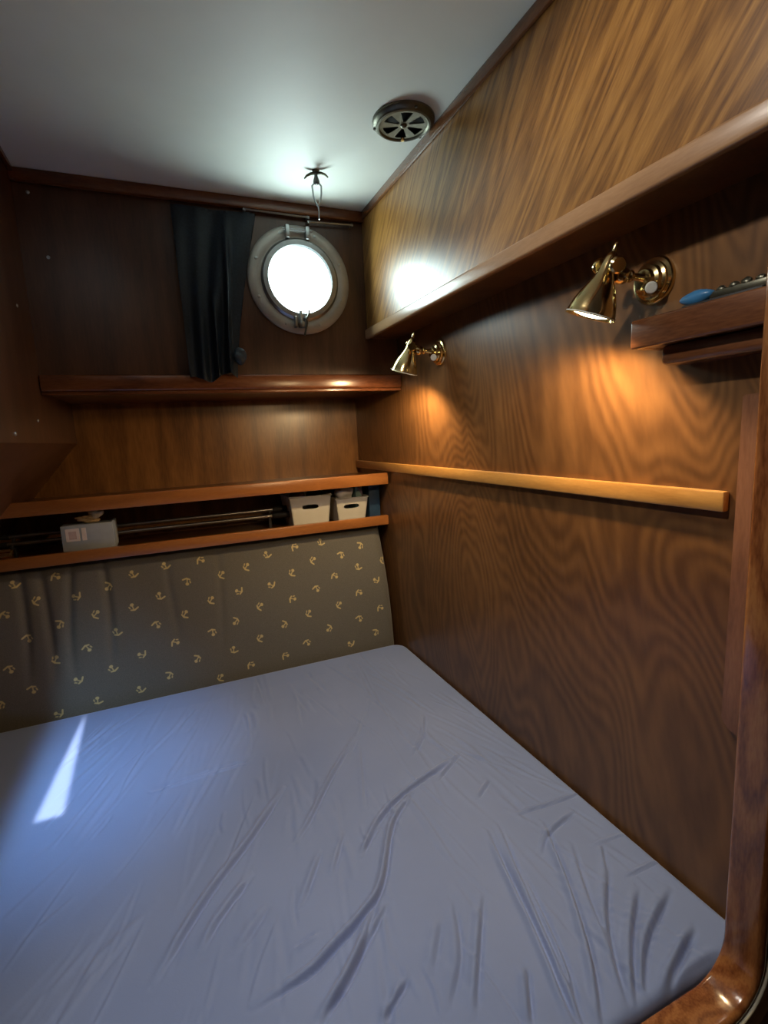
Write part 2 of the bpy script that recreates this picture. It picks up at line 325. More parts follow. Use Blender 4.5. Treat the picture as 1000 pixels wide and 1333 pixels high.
obj('sun_mask_plate', plate([Vector(p) for p in ((HX0-0.05, B_.y-0.06, zl), (B_.x, B_.y, zl), (A.x, A.y, zl), (A.x, HY1+0.05, zl), (HX0-0.05, HY1+0.05, zl))], [], (0, 0, 0.006)), 'steel', ht)  # unseen plate masking the sun on the left of the sliver
obj('lid', plate([Vector(p) for p in ((HX0-0.05, B_.y-0.06, zl), (HX0-0.05, HY0-0.05, zl), (HX1+0.05, HY0-0.05, zl), (HX1+0.05, HY1+0.05, zl), (A.x, HY1+0.05, zl), (A.x, A.y, zl), (C_.x, C_.y, zl), (B_.x, B_.y, zl))], [], (0, 0, 0.008)), 'acrylic', ht)  # opaque lid, edge cut so only the sun sliver gets past

# ------------------------------------------------------------------ porthole
pt = bpy.data.objects.new('window_1', None); COL.objects.link(pt); pt.location = (PC.x, PC.y, PC.z+H); ORG[pt] = Vector((PC.x, PC.y, PC.z+H))
pt['kind'] = 'structure'; pt['label'] = 'round metal porthole with bright daylight behind the glass'; pt['category'] = 'porthole'
obj('flange', lathe([(0.118, 0.0), (0.156, 0.0), (0.156, 0.006), (0.151, 0.010), (0.128, 0.012), (0.124, 0.010), (0.118, 0.010), (0.118, 0.0)], PC, (0, -1, 0), 64), 'flange', pt)
obj('rim', lathe([(0.118, -0.045), (0.112, -0.060), (0.093, -0.060), (0.093, 0.014), (0.098, 0.020), (0.112, 0.020), (0.118, 0.014), (0.118, -0.045)], PC, (0, -1, 0), 64), 'steel', pt)
obj('pane', lathe([(0.0, -0.030), (0.094, -0.030), (0.094, -0.036), (0.0, -0.036)], PC, (0, -1, 0), 64), 'glass', pt)
for k in range(8):
    an = 2*PI*(k+0.5)/8; c = PC+Vector((math.cos(an)*0.138, -0.010, math.sin(an)*0.138))
    obj('screw', lathe([(0.0, 0.003), (0.004, 0.002), (0.005, 0.0)], c, (0, -1, 0), 12), 'steel', pt)
for dx in (-0.032, 0.028):
    obj('hinge_lug', box(PC.x+dx-0.006, PC.x+dx+0.006, PC.y-0.030, PC.y-0.006, PC.z+0.112, PC.z+0.148, 0.003), 'steel', pt)
obj('hinge_pin', tube([PC+Vector((-0.045, -0.024, 0.136)), PC+Vector((0.042, -0.024, 0.136))], 0.004, 10), 'steel', pt)
dg = obj('latch', box(PC.x-0.030, PC.x-0.022, PC.y-0.032, PC.y-0.008, PC.z-0.140, PC.z-0.108, 0.003), 'steel', pt)
box2 = box(PC.x+0.002, PC.x+0.010, PC.y-0.032, PC.y-0.008, PC.z-0.140, PC.z-0.108, 0.003); obj('latch', box2, 'steel', pt)
nb = tube([PC+Vector((-0.010, -0.026, -0.094)), PC+Vector((-0.010, -0.030, -0.128))], 0.005, 10); lathe([(0, -0.004), (0.010, -0.003), (0.012, 0.004), (0.009, 0.014), (0.0, 0.016)], PC+Vector((-0.010, -0.030, -0.128)), (0, 0, -1), 14, nb)
obj('wing_nut', nb, 'steel', pt)
obj('hook', tube([PC+Vector(p) for p in ((0.016, -0.030, -0.090), (0.012, -0.034, -0.104), (0.004, -0.036, -0.118), (0.006, -0.036, -0.130), (0.000, -0.034, -0.150), (-0.004, -0.034, -0.165))], 0.0028, 8), 'darkmetal', pt)

# curtain wires under the moulding
for p, q, lb in (((318, 272), (401, 283), 'left half of the thin pale curtain rod under the ceiling moulding'), ((402, 289), (458, 293), 'right half of the thin pale curtain rod under the ceiling moulding')):
    p = at(*p, 'Y', YU-0.016); q = at(*q, 'Y', YU-0.016)
    rt_ = thing('curtain_rod', lb, 'curtain rod', ((p.x+q.x)/2, YU-0.016, min(p.z, q.z)), 'curtain rods under the moulding')
    obj('rod', tube([p, q], 0.0030, 8), 'steel', rt_)
    for e in (p, q): obj('bracket', box(e.x-0.004, e.x+0.004, YU-0.018, YU, e.z-0.004, e.z+0.004, 0.001), 'steel', rt_)

# ------------------------------------------------------------------ curtain
ct = thing('curtain', 'dark navy curtain bunched beside the porthole and hanging over the ledge', 'curtain', (0.15, YU-0.03, 0.18))
nu, nv = 70, 60; bm = bmesh.new(); g = []
for j in range(nv+1):
    t = j/nv; z = 0.640*(1-t)+0.172*t; row = []
    x0 = 0.072+0.004*t; x1 = 0.300*(1-t)**1.3+0.205*(1-(1-t)**1.3)
    for i in range(nu+1):
        s = i/nu
        y = YU-0.014-0.030*t - (0.003+0.005*t)*(1+math.sin(s*2*PI*3.4+0.9+0.8*t+0.6*math.sin(3*t)))*(0.45+0.55*math.sin(PI*min(1, s*1.4)))-0.005*math.sin(9*s+5*t)
        y -= 0.022*math.exp(-((s-(0.62+0.22*t))/0.045)**2)*min(1, 2.2*t)
        y -= 0.020*math.exp(-((s-(0.38+0.22*t))/0.045)**2)*max(0, min(1, 3*(t-0.45)))
        zz = z+(0.010*math.sin(s*9+1)+0.012*s)*t**3
        row.append(bm.verts.new((x0+(x1-x0)*s, y, zz)))
    g.append(row)
for j in range(nv):
    for i in range(nu): bm.faces.new((g[j][i], g[j][i+1], g[j+1][i+1], g[j+1][i]))
r = bmesh.ops.solidify(bm, geom=bm.faces[:], thickness=0.003)
obj('cloth', bm, 'curtain', ct, sharp=60)
obj('tie_band', lump((0.216, YU-0.045, 0.240), (0.018, 0.012, 0.022), 3), 'curtain', ct)

# ------------------------------------------------------------------ shelves of the recess
led = thing('ledge_shelf', 'dark wooden ledge shelf under the porthole', 'shelf', (0.22, 1.70, 0.149))
obj('board', box(XL+0.001, XR-0.001, 1.574, YB, 0.150, 0.160), 'wall_b', led)
obj('front_edge', box(XL+0.001, XR-0.001, 1.556, 1.583, 0.149, 0.192, 0.006, 3), 'trim', led)
obj('bead', box(XL+0.001, XR-0.001, 1.566, 1.590, 0.140, 0.149, 0.002, 2), 'trim', led)
us = thing('recess_shelf', 'upper shelf with orange teak front edge inside the recess', 'shelf', (0.02, 1.86, -0.184))
obj('board', box(-0.43, XR-0.001, 1.712, YB, -0.170, -0.158), 'wall_b', us)
obj('front_edge', box(-0.52, XR-0.006, 1.698, 1.714, -0.184, -0.142, 0.003, 2), 'teak', us)
ls = thing('recess_shelf', 'lower shelf with orange teak front edge just above the patterned backrest', 'shelf', (0.02, 1.86, -0.337))
obj('board', box(-0.575, XR-0.001, 1.728, YB, -0.335, -0.323), 'wall_b', ls)
obj('front_edge', box(-0.580, XR-0.006, 1.712, 1.730, -0.337, -0.302, 0.003, 2), 'teak', ls)
ZS = -0.323

# ------------------------------------------------------------------ battens and trim board on the right wall
struct('trim_5', box(XR-0.014, XR, 0.470, YB-0.001, -0.136, -0.106, 0.003), 'batten', 'pale orange batten running along the right wall', 'trim')
bm = bmesh.new()
yz = [(0.396, 0.030), (0.452, 0.028), (0.456, -0.448), (0.446, -0.460), (0.396, -0.480)]
a = [bm.verts.new((XR, y, z)) for y, z in yz]; c = [bm.verts.new((XR-0.015, y, z)) for y, z in yz]
for k in range(5): bm.faces.new((a[k], a[(k+1) % 5], c[(k+1) % 5], c[k]))
bm.faces.new(a); bm.faces.new(c[::-1]); bmesh.ops.bevel(bm, geom=bm.edges[:], offset=0.002, segments=2, affect='EDGES')
M['board'] = wood('pale_mahogany_board', (0.16, 0.066, 0.034), (0.26, 0.115, 0.060), (0.35, 0.165, 0.09), stretch=(16, 16, 2.5), rings=4, rough=0.34, coat=0.2, seed=6.4, contrast=0.8)
tb = struct('trim_6', bm, 'board', 'reddish upright trim board at the near end of the right wall', 'trim')

# ------------------------------------------------------------------ bunk opening frame with rounded corner
fm = thing('bunk_frame', 'polished mahogany frame with rounded corner around the bunk opening', 'frame', (0.18, 0.385, -0.831))
def sweep(path, prof, closed=True):
    bm = bmesh.new(); m = len(path); rings = []
    for i in range(m):
        p = Vector((path[i][0], 0, path[i][1])); d = Vector((path[(i+1) % m][0]-path[i-1][0], 0, path[(i+1) % m][1]-path[i-1][1])).normalized()
        nrm = Vector((-d.z, 0, d.x))       # inward for a counter-clockwise loop seen from -Y
        rings.append([bm.verts.new(p+nrm*a+Vector((0, b, 0))) for a, b in prof])
    k = len(prof)
    for i in range(m):
        A, B2 = rings[i], rings[(i+1) % m]
        for j in range(k): bm.faces.new((A[j], A[(j+1) % k], B2[(j+1) % k], B2[j]))
    return bm
def rr(a0, a1, b0, b1, r, n=4):
    return [(x, z) for x, z in rounded(a0, a1, b0, b1, r, n)]
obj('moulding', sweep(fr_path, rr(-0.002, 0.0155, 0.342, 0.394, 0.0075)), 'frame', fm)
obj('edging', sweep(fr_path, rr(-0.032, 0.003, 0.338, 0.3465, 0.002)), 'beige', fm)

# ------------------------------------------------------------------ berth: base, mattress with wrinkled sheet
struct('berth_base', box(-0.70, XR-0.002, YBH+0.004, YB-0.002, -1.45, -0.90), 'wall_b', 'wooden berth base under the mattress', 'berth')
def P7(l): return [(400+x/1.786, 820+y/1.786) for x, y in l]
def P6(l): return [(x/2, 900+y/2) for x, y in l]
WR = [  # polyline in photo pixels, strength, width (m)
 (P7([(350, 290), (215, 385), (150, 465), (125, 530)]), 1.0, .008), (P7([(350, 290), (300, 350)]), .7, .006),
 (P7([(240, 380), (195, 450), (170, 590), (130, 660), (50, 750), (0, 800), (-125, 880)]), 1.3, .009),
 (P7([(180, 640), (110, 770), (60, 860), (20, 930)]), .9, .009), (P7([(230, 810), (170, 916)]), .8, .008),
 (P7([(415, 470), (470, 590), (530, 720), (600, 890), (640, 960)]), 1.2, .009), (P7([(440, 455), (500, 600), (560, 740), (640, 930)]), .8, .008),
 (P7([(545, 450), (590, 560), (630, 680), (660, 800), (675, 930)]), 1.3, .009), (P7([(490, 560), (550, 680), (600, 800), (630, 930)]), .8, .008),
 (P7([(690, 540), (690, 700), (740, 900)]), .9, .011), (P7([(760, 600), (745, 720), (750, 880)]), 1.1, .011), (P7([(835, 600), (780, 720), (770, 850)]), 1.0, .011),
 (P7([(890, 690), (840, 790), (820, 860)]), 1.3, .010), (P7([(955, 740), (880, 790), (850, 840)]), .8, .010),
 (P7([(640, 375), (560, 405), (480, 430)]), .6, .005), (P7([(745, 472), (710, 482), (660, 500)]), .35, .005), (P7([(830, 530), (795, 545), (740, 572)]), .55, .0045),
 (P7([(620, 420), (560, 470), (540, 520)]), .6, .007), (P7([(680, 500), (690, 560)]), .5, .007), (P7([(610, 500), (640, 600), (700, 760)]), .6, .009),
 (P7([(400, 620), (390, 760), (380, 900)]), .8, .010), (P7([(330, 640), (345, 760), (320, 880)]), .6, .011), (P7([(500, 790), (510, 920)]), .9, .010),
 (P7([(270, 200), (265, 250), (240, 290)]), .6, .007), (P7([(420, 350), (395, 390)]), .6, .006), (P7([(120, 270), (130, 420)]), .4, .008), (P7([(300, 680), (280, 800)]), .5, .012),
 (P6([(735, 250), (650, 380), (560, 500), (480, 620), (400, 760)]), 1.1, .010), (P6([(920, 120), (860, 220), (800, 340), (760, 400)]), .8, .008), (P6([(990, 340), (940, 420)]), .7, .007),
 (P6([(970, 560), (910, 740), (830, 850)]), .9, .009), (P6([(890, 370), (860, 480)]), .6, .008), (P6([(830, 420), (780, 560)]), .6, .009),
 (P6([(640, 180), (520, 215), (400, 255)]), -.7, .010), (P6([(650, 480), (560, 600), (520, 680)]), .8, .010), (P6([(690, 560), (610, 680)]), .5, .012), (P6([(770, 680), (830, 640)]), .6, .007),
 (P6([(380, 560), (260, 660), (150, 790)]), -.3, .02), (P6([(960, 20), (930, 110), (890, 200)]), .4, .009)]
def seg_d(px, py, pts):
    """signed distance field to a polyline, and the position along it (0..1)"""
    best = np.full(px.shape, 1e9); sd = np.zeros_like(px); tt = np.zeros_like(px)
    ln = [math.dist(pts[i], pts[i+1]) for i in range(len(pts)-1)]; tot = sum(ln); acc = 0
    for i in range(len(pts)-1):
        ax, ay = pts[i]; dx, dy = pts[i+1][0]-ax, pts[i+1][1]-ay; l2 = dx*dx+dy*dy
        t = np.clip(((px-ax)*dx+(py-ay)*dy)/l2, 0, 1); ex, ey = px-(ax+t*dx), py-(ay+t*dy); d = np.hypot(ex, ey)
        s = np.sign(dx*ey-dy*ex)*d; m = d < best
        best = np.where(m, d, best); sd = np.where(m, s, sd); tt = np.where(m, (acc+t*ln[i])/tot, tt); acc += ln[i]
    return sd, best, tt
def smooth_poly(p, n=4):
    out = []
    for i in range(len(p)-1):
        p0 = p[max(i-1, 0)]; p1 = p[i]; p2 = p[i+1]; p3 = p[min(i+2, len(p)-1)]
        for k in range(n):
            t = k/n
            out.append(tuple(0.5*((2*p1[c])+(-p0[c]+p2[c])*t+(2*p0[c]-5*p1[c]+4*p2[c]-p3[c])*t*t+(-p0[c]+3*p1[c]-3*p2[c]+p3[c])*t**3) for c in (0, 1)))
    out.append(tuple(p[-1])); return out
X0, X1, Y0, Y1 = -0.698, 0.733, 0.3975, 1.650
nx, ny = 560, 500
# grid over a rounded rectangle: inset by radius at the four corners
us_ = np.linspace(0, 1, nx+1); vs_ = np.linspace(0, 1, ny+1)
U, V = np.meshgrid(us_, vs_)
Xg = X0+(X1-X0)*U; Yg = Y0+(Y1-Y0)*V
def corner(Xg, Yg, cx, cy, sx, sy, r):
    """pull the square corner (cx,cy) in to a round of radius r"""
    lx = (Xg-(cx-sx*r))*sx/r; ly = (Yg-(cy-sy*r))*sy/r
    m = (lx > 0) & (ly > 0)
    k = np.where(m, np.maximum(lx, ly)/np.maximum(np.hypot(lx, ly), 1e-9), 1)
    return np.where(m, (cx-sx*r)+sx*r*lx*k, Xg), np.where(m, (cy-sy*r)+sy*r*ly*k, Yg)
for a in ((X1, Y0, 1, -1, 0.03), (X1, Y1, 1, 1, 0.05), (X0, Y0, -1, -1, 0.05), (X0, Y1, -1, 1, 0.05)): Xg, Yg = corner(Xg, Yg, *a)
# distance to the outline, for the rounded edge
def inset(Xg, Yg):
    d = np.minimum(np.minimum(Xg-X0, X1-Xg), np.minimum(Yg-Y0, Y1-Yg))
    for cx, cy, sx, sy, r in ((X1, Y0, 1, -1, 0.03), (X1, Y1, 1, 1, 0.05), (X0, Y0, -1, -1, 0.05), (X0, Y1, -1, 1, 0.05)):
        lx = (Xg-(cx-sx*r))*sx; ly = (Yg-(cy-sy*r))*sy; m = (lx > 0) & (ly > 0); d = np.where(m, r-np.hypot(lx, ly), d)
    return np.maximum(d, 0)
D = inset(Xg, Yg); RE = 0.013; dd = np.clip(D, 0, RE)
Zg = ZM-(RE-np.sqrt(np.maximum(RE*RE-(RE-dd)**2, 0)))
Zg += 0.006*np.sin(3.1*Xg+1.0)*np.sin(2.7*Yg+0.4)*np.clip(D/0.1, 0, 1)
rg = np.random.RandomState(5)
fade = np.clip(D/0.02, 0.15, 1)
for pl, st, wd in WR:
    q = smooth_poly([(p.x, p.y) for p in (at(u, v, 'Z', ZM) for u, v in pl)])
    sd, ad, tt = seg_d(Xg, Yg, q)
    wd *= 0.68
    env = np.minimum(1, 4.0*np.minimum(tt+0.03, 1.03-tt))*np.where(ad < 6*wd, 1, 0)
    Zg += fade*st*env*0.0070*(np.exp(-(sd/wd)**2)-1.1*np.exp(-((sd-1.25*wd)/(0.55*wd))**2))
# fine random creases fanning the way the cloth is pulled
for k in range(230):
    x = rg.uniform(-0.3, 0.70); y = rg.uniform(0.45, 1.55); fan = math.radians(97 - 50*(0.45-x)*1.2 + rg.uniform(-14, 14)) if x < 0.45 else math.radians(92+60*(x-0.45)+rg.uniform(-14, 14))
    ln = rg.uniform(0.03, 0.14); q = smooth_poly([(x-math.cos(fan)*ln, y-math.sin(fan)*ln), (x+rg.uniform(-.006, .006), y), (x+math.cos(fan)*ln, y+math.sin(fan)*ln)], 3)
    lo = (np.abs(Xg-x) < ln+.05) & (np.abs(Yg-y) < ln+.05)
    sd, ad, tt = seg_d(Xg[lo], Yg[lo], q); wd = rg.uniform(.003, .007)
    Zg[lo] += fade[lo]*rg.uniform(.12, .48)*np.minimum(1, 4*np.minimum(tt, 1-tt))*0.0042*(np.exp(-(sd/wd)**2)-0.75*np.exp(-((sd-1.5*wd)/wd)**2))*rg.choice([-1, 1])
co = np.stack([Xg, Yg, Zg], -1).reshape(-1, 3)
idx = np.arange((nx+1)*(ny+1)).reshape(ny+1, nx+1)
quads = np.stack([idx[:-1, :-1], idx[:-1, 1:], idx[1:, 1:], idx[1:, :-1]], -1).reshape(-1, 4)
ring = np.concatenate([idx[0, :], idx[1:, -1], idx[-1, -2::-1], idx[-2:0:-1, 0]])
low = co[ring].copy(); low[:, 2] = -0.905; n0 = len(co); low_i = np.arange(n0, n0+len(ring)); nxt = np.roll(np.arange(len(ring)), -1)
side = np.stack([ring, low_i, low_i[nxt], ring[nxt]], -1)
mo = np.array([0.02, 1.04, -0.90]); allco = np.concatenate([co, low])-mo
me = bpy.data.meshes.new('mattress'); me.from_pydata(allco.tolist(), [], np.concatenate([quads, side]).tolist()); me.polygons.foreach_set('use_smooth', [True]*len(me.polygons)); me.materials.append(M['sheet'])
mt = bpy.data.objects.new('mattress', me); COL.objects.link(mt); mt.location = (mo[0], mo[1], mo[2]+H)
tag(mt, 'thick mattress under a wrinkled greyish blue fitted sheet', 'mattress')

# ------------------------------------------------------------------ backrest cushion with printed motif
MO = [(88, 190), (185, 178), (133, 132), (260, 155), (322, 125), (400, 105), (483, 92), (322, 205), (232, 222), (143, 245), (65, 282), (10, 225), (35, 150), (387, 178), (450, 142), (377, 247), (283, 265), (210, 303), (135, 333), (22, 355), (422, 290), (343, 318), (273, 353), (190, 380), (78, 403), (510, 188), (535, 127), (595, 108), (645, 78), (710, 60), (775, 48), (870, 55), (447, 222), (512, 265), (568, 238), (577, 165), (655, 150), (705, 122), (755, 92), (823, 78), (627, 203), (705, 185), (763, 160), (807, 130), (865, 107), (925, 92), (475, 328), (565, 308), (628, 280), (685, 245), (745, 220), (818, 200), (865, 170), (908, 138), (605, 345), (688, 322), (740, 290), (793, 255), (865, 232), (915, 207), (903, 265), (845, 292), (408, 368), (340, 403), (237, 430), (143, 460), (533, 375), (0, 440)]
def cush_y(z):
    t = (z+0.80)/0.46; return 1.672+0.078*t-0.020*math.sin(PI*min(max(t, 0), 1))
CX0, CX1, CZ0, CZ1 = -0.585, 0.716, -0.90, -0.340
nu, nv = 600, 240
Uc, Vc = np.meshgrid(np.linspace(CX0, CX1, nu+1), np.linspace(CZ0, CZ1, nv+1))
Tc = (Vc+0.80)/0.46; Yc = 1.672+0.078*Tc-0.020*np.sin(PI*np.clip(Tc, 0, 1))
Yc = np.maximum(Yc, 1.656); de = np.minimum(CX1-Uc, CZ1-Vc); de = np.clip(de, 0, 0.035); Yc += 0.035-np.sqrt(np.maximum(0.035**2-(0.035-de)**2, 0))
for u in (25, 57, 92, 138, 228, 288):
    xg = at(u, 800, 'Y', 1.70).x; dp = 0.007 if u < 200 else 0.003
    Yc += dp*np.exp(-((Uc-xg-0.01*np.sin(9*Vc+u))/0.012)**2)*np.clip((Vc+0.70)/0.15, 0, 1)
Yc += 0.002*np.sin(17*Uc+6*Vc)*np.sin(11*Vc-3*Uc)
Xc = Uc + 0.020*(-(Vc+0.56)/0.22)*np.clip((Uc-0.4)/0.3, 0, 1)*0.35
SD = np.full(Uc.shape, 1.0); rm = random.Random(12)
for k, (mx_, my_) in enumerate(MO):
    u, v = mx_/1.852, 680+my_/1.852; y = 1.70
    for _ in range(4): p = at(u, v, 'Y', y); y = cush_y(p.z)
    an = rm.choice([0, 0.9, -0.9, 2.2, -2.2, PI])+rm.uniform(-.3, .3); c_, s_ = math.cos(an), math.sin(an); k_ = 0.9
    lx = ((Uc-p.x)*c_+(Vc-p.z)*s_)/k_; ly = (-(Uc-p.x)*s_+(Vc-p.z)*c_)/k_
    def cap(ax, ay, bx, by, r):
        t = np.clip(((lx-ax)*(bx-ax)+(ly-ay)*(by-ay))/((bx-ax)**2+(by-ay)**2), 0, 1); return np.hypot(lx-ax-t*(bx-ax), ly-ay-t*(by-ay))-r
    d = np.minimum.reduce([cap(-0.014, 0.003, -0.002, 0.010, 0.0026), cap(-0.002, 0.010, 0.009, 0.008, 0.0024), cap(0, 0.008, 0.003, -0.004, 0.0018), cap(0.011, 0.002, 0.014, -0.003, 0.0020), np.hypot((lx-0.004)*0.85, ly+0.009)-0.0052])
    SD = np.minimum(SD, d)
co = np.stack([Xc, Yc, Vc], -1).reshape(-1, 3); idx = np.arange((nu+1)*(nv+1)).reshape(nv+1, nu+1)
quads = np.stack([idx[:-1, :-1], idx[:-1, 1:], idx[1:, 1:], idx[1:, :-1]], -1).reshape(-1, 4)
ring = np.concatenate([idx[0, :], idx[1:, -1], idx[-1, -2::-1], idx[-2:0:-1, 0]])
low = co[ring].copy(); low[:, 1] = np.maximum(low[:, 1]+0.03, 1.82); n0 = len(co); low_i = np.arange(n0, n0+len(ring)); nxt = np.roll(np.arange(len(ring)), -1)
side = np.stack([ring, low_i, low_i[nxt], ring[nxt]], -1)
mo = np.array([0.02, 1.75, -0.90]); allco = np.concatenate([co, low])-mo
me = bpy.data.meshes.new('backrest_cushion'); me.from_pydata(allco.tolist(), [], np.concatenate([quads, side]).tolist()+[list(map(int, low_i[::-1]))]); me.polygons.foreach_set('use_smooth', [True]*len(me.polygons)); me.materials.append(M['motif'])
att = me.attributes.new('motif', 'FLOAT', 'POINT'); att.data.foreach_set('value', np.concatenate([SD.reshape(-1), np.full(len(low), 1.0)]).astype(np.float32))
bc = bpy.data.objects.new('backrest_cushion', me); COL.objects.link(bc); bc.location = (mo[0], mo[1], mo[2]+H)
tag(bc, 'grey backrest cushion printed with small gold sprigs', 'cushion')

# ------------------------------------------------------------------ brass reading lamps
def make_lamp(loc, label):
    t = thing('reading_lamp', label, 'lamp', loc, 'brass reading lamps under the overhead locker', local=True)
    # local frame: wall plane x=0, lamp reaches to -x; y fore-aft, z up
    obj('wall_plate', lathe([(0, 0), (0.036, 0), (0.036, 0.004), (0.034, 0.007), (0.029, 0.008), (0.028, 0.012), (0.024, 0.014), (0.022, 0.020), (0.017, 0.022), (0.015, 0.028), (0.0, 0.030)], (0, 0, 0), (-1, 0, 0), 40), 'brass', t)
    obj('arm', lathe([(0.0, 0), (0.008, 0.0), (0.006, 0.006), (0.0055, 0.018), (0.009, 0.022), (0.009, 0.026), (0.0055, 0.030), (0.0055, 0.036), (0.0, 0.036)], (-0.026, 0, 0.003), (-1, 0.22, 0.10), 20), 'brass', t)
    sw = obj('switch_knob', lathe([(0, 0), (0.004, 0), (0.004, 0.012), (0.009, 0.013), (0.010, 0.017), (0.010, 0.023), (0.0, 0.023)], (-0.018, -0.004, -0.010), (-0.62, -0.70, -0.30), 24), 'brass', t)
    sw['local'] = 1
    dk = Vector((-0.62, -0.70, -0.30)).normalized(); p = Vector((-0.018, -0.004, -0.010))+dk*0.0228
    obj('cap', lathe([(0, 0.0024), (0.0075, 0.0018), (0.009, 0)], p, dk, 24), 'white_enamel', sw, label='white switch cap')
    # shade
    ax = Vector((-0.20, 0.32, -1.0)).normalized(); top = Vector((-0.068, 0.005, 0.052))
    bj = Vector((-0.062, 0.010, 0.007))
    obj('swivel', lathe([(0, -0.013), (0.009, -0.010), (0.0125, -0.004), (0.0125, 0.004), (0.009, 0.010), (0, 0.013)], bj, (-1, 0.2, 0), 24), 'brass', t)
    sh0 = Vector((-0.083, 0.010, 0.030))
    prof = [(0.0, -0.024), (0.0025, -0.023), (0.004, -0.018), (0.0035, -0.010), (0.007, -0.006), (0.0095, 0.0), (0.0115, 0.010), (0.0135, 0.022), (0.017, 0.030), (0.022, 0.040), (0.028, 0.052), (0.033, 0.064), (0.0365, 0.076), (0.0385, 0.084), (0.040, 0.086), (0.0375, 0.0855), (0.0355, 0.076), (0.032, 0.064), (0.027, 0.052), (0.021, 0.040), (0.016, 0.031), (0.0, 0.029)]
    obj('shade', lathe(prof, sh0, ax, 44), 'brass', t)
    obj('reflector', lathe([(0.0392, 0.0852), (0.0352, 0.0757), (0.0317, 0.0637), (0.0267, 0.0517), (0.0207, 0.0397), (0.0157, 0.0307), (0.0, 0.0297)], sh0, ax, 44), 'white_enamel', t, label='white lining of the shade')
    side = ax.cross(Vector((0, 1, 0))).normalized(); fw = Vector((0.35, 1, 0.28)).normalized()
    for s in (-1, 1):
        c = sh0+ax*0.010+fw*(0.010*s)
        obj('thumb_knob', lathe([(0, 0), (0.0045, 0), (0.0045, 0.010), (0.011, 0.011), (0.0125, 0.014), (0.0125, 0.019), (0.010, 0.022), (0, 0.022)], c, fw*s, 24), 'brass', t)
    obj('bulb', lathe([(0, 0.030), (0.006, 0.031), (0.010, 0.042), (0.018, 0.056), (0.027, 0.068), (0.0325, 0.076), (0.0325, 0.079), (0.026, 0.083), (0.014, 0.0855), (0, 0.0865)], sh0, ax, 20), 'bulb', t)
    return t, sh0+ax*0.090, ax
m1 = at(853, 366, 'X', XR); m2 = at(573, 459, 'X', XR)
l1, lp, lax = make_lamp(m1, 'nearer brass reading lamp with bell shade above the small wall shelf')
l2 = copy_tree(l1); l2.location = (m2.x, m2.y, m2.z+H); l2['label'] = 'farther brass reading lamp near the corner beside the ledge shelf'
for m, nm in ((m1, 'lamp_glow'), (m2, 'lamp_glow')):
    light(nm, 'SPOT', m+lp, lax, 12.5, (1.0, 0.68, 0.34), spot_size=math.radians(164), spot_blend=0.5, shadow_soft_size=0.012)

# ------------------------------------------------------------------ small shelf on the right wall
XS = 0.668
p0 = at(820, 436, 'X', XS)
sh = thing('wall_shelf', 'small mahogany wall shelf with raised front lip beside the nearer lamp', 'shelf', (0.70, 0.48, 0.108))
obj('board', box(XS+0.010, XR-0.0005, 0.396, p0.y-0.004, 0.109, 0.121), 'trimy', sh)
obj('front_lip', box(XS, XS+0.016, 0.337, p0.y, 0.108, 0.151, 0.004, 3), 'trimy', sh)
obj('end_lip', box(XS+0.016, XR-0.0005, p0.y-0.016, p0.y, 0.108, 0.135, 0.003, 2), 'trimy', sh)
obj('support_cleat', box(XS+0.022, XR-0.0005, 0.396, p0.y-0.035, 0.080, 0.109, 0.008, 3), 'trimy', sh)
pb = at(905, 388, 'X', 0.695)
tl = thing('pocket_tool', 'small blue gripped object with a dark jagged end lying on the wall shelf', 'tool', (pb.x, pb.y, 0.121))
bm = lump((0.702, pb.y, 0.166), (0.010, 0.026, 0.010), 4, amp=0.12); obj('grip', bm, 'blue', tl)
bm = box(0.697, 0.706, pb.y-0.10, pb.y-0.018, 0.158, 0.168, 0.002)
for k in range(5): lump((0.702, pb.y-0.032-0.016*k, 0.169), (0.005, 0.007, 0.005), 30+k, bm, 0.2, 2)
obj('jagged_end', bm, 'bronze', tl)
obj('holder', box(0.692, 0.712, pb.y-0.09, pb.y+0.02, 0.121, 0.159, 0.004), 'grip', tl)

# ------------------------------------------------------------------ ceiling ventilator
vc = Vector((0.553, 1.105, ZC)); RV = 0.069
vt = thing('ceiling_ventilator', 'round bronze rotary ventilator on the ceiling beside the locker moulding', 'ventilator', vc)
obj('backing', lathe([(0, 0.001), (0.0535, 0.001), (0.0535, 0.0), (0, 0.0)], vc, (0, 0, -1), 40), 'black', vt)
obj('rim', lathe([(0.054, 0), (RV, 0), (RV, 0.004), (RV-0.003, 0.008), (0.062, 0.010), (0.060, 0.013), (0.056, 0.014), (0.053, 0.012), (0.053, 0.004), (0.054, 0)], vc, (0, 0, -1), 48), 'bronze', vt)
def petal(an, r0, r1, w0, w1):
    n = 6; out = []
    for k in range(n+1): a_ = an-w1+2*w1*k/n; out.append((r1*math.cos(a_), r1*math.sin(a_)))
    for k in range(n+1): a_ = an+w0-2*w0*k/n; out.append((r0*math.cos(a_), r0*math.sin(a_)))
    return [Vector((vc.x+x, vc.y+y, ZC-0.009)) for x, y in out]
obj('disc', plate(circ(vc-Vector((0, 0, 0.009)), 0.0535, (1, 0, 0), (0, 1, 0), 48), [petal(2*PI*k/6+0.25, 0.013, 0.046, 0.22, 0.30) for k in range(6)], (0, 0, -0.002)), 'bronze', vt)
obj('hub', lathe([(0, 0.016), (0.004, 0.0155), (0.007, 0.013), (0.008, 0.010), (0, 0.010)], vc, (0, 0, -1), 20), 'bronze', vt)
kp = at(524, 179, 'Z', ZC-0.012)
obj('knob', lathe([(0, 0.020), (0.004, 0.019), (0.005, 0.015), (0.003, 0.010), (0, 0.010)], Vector((kp.x, kp.y, ZC)), (0, 0, -1), 16), 'brass', vt)
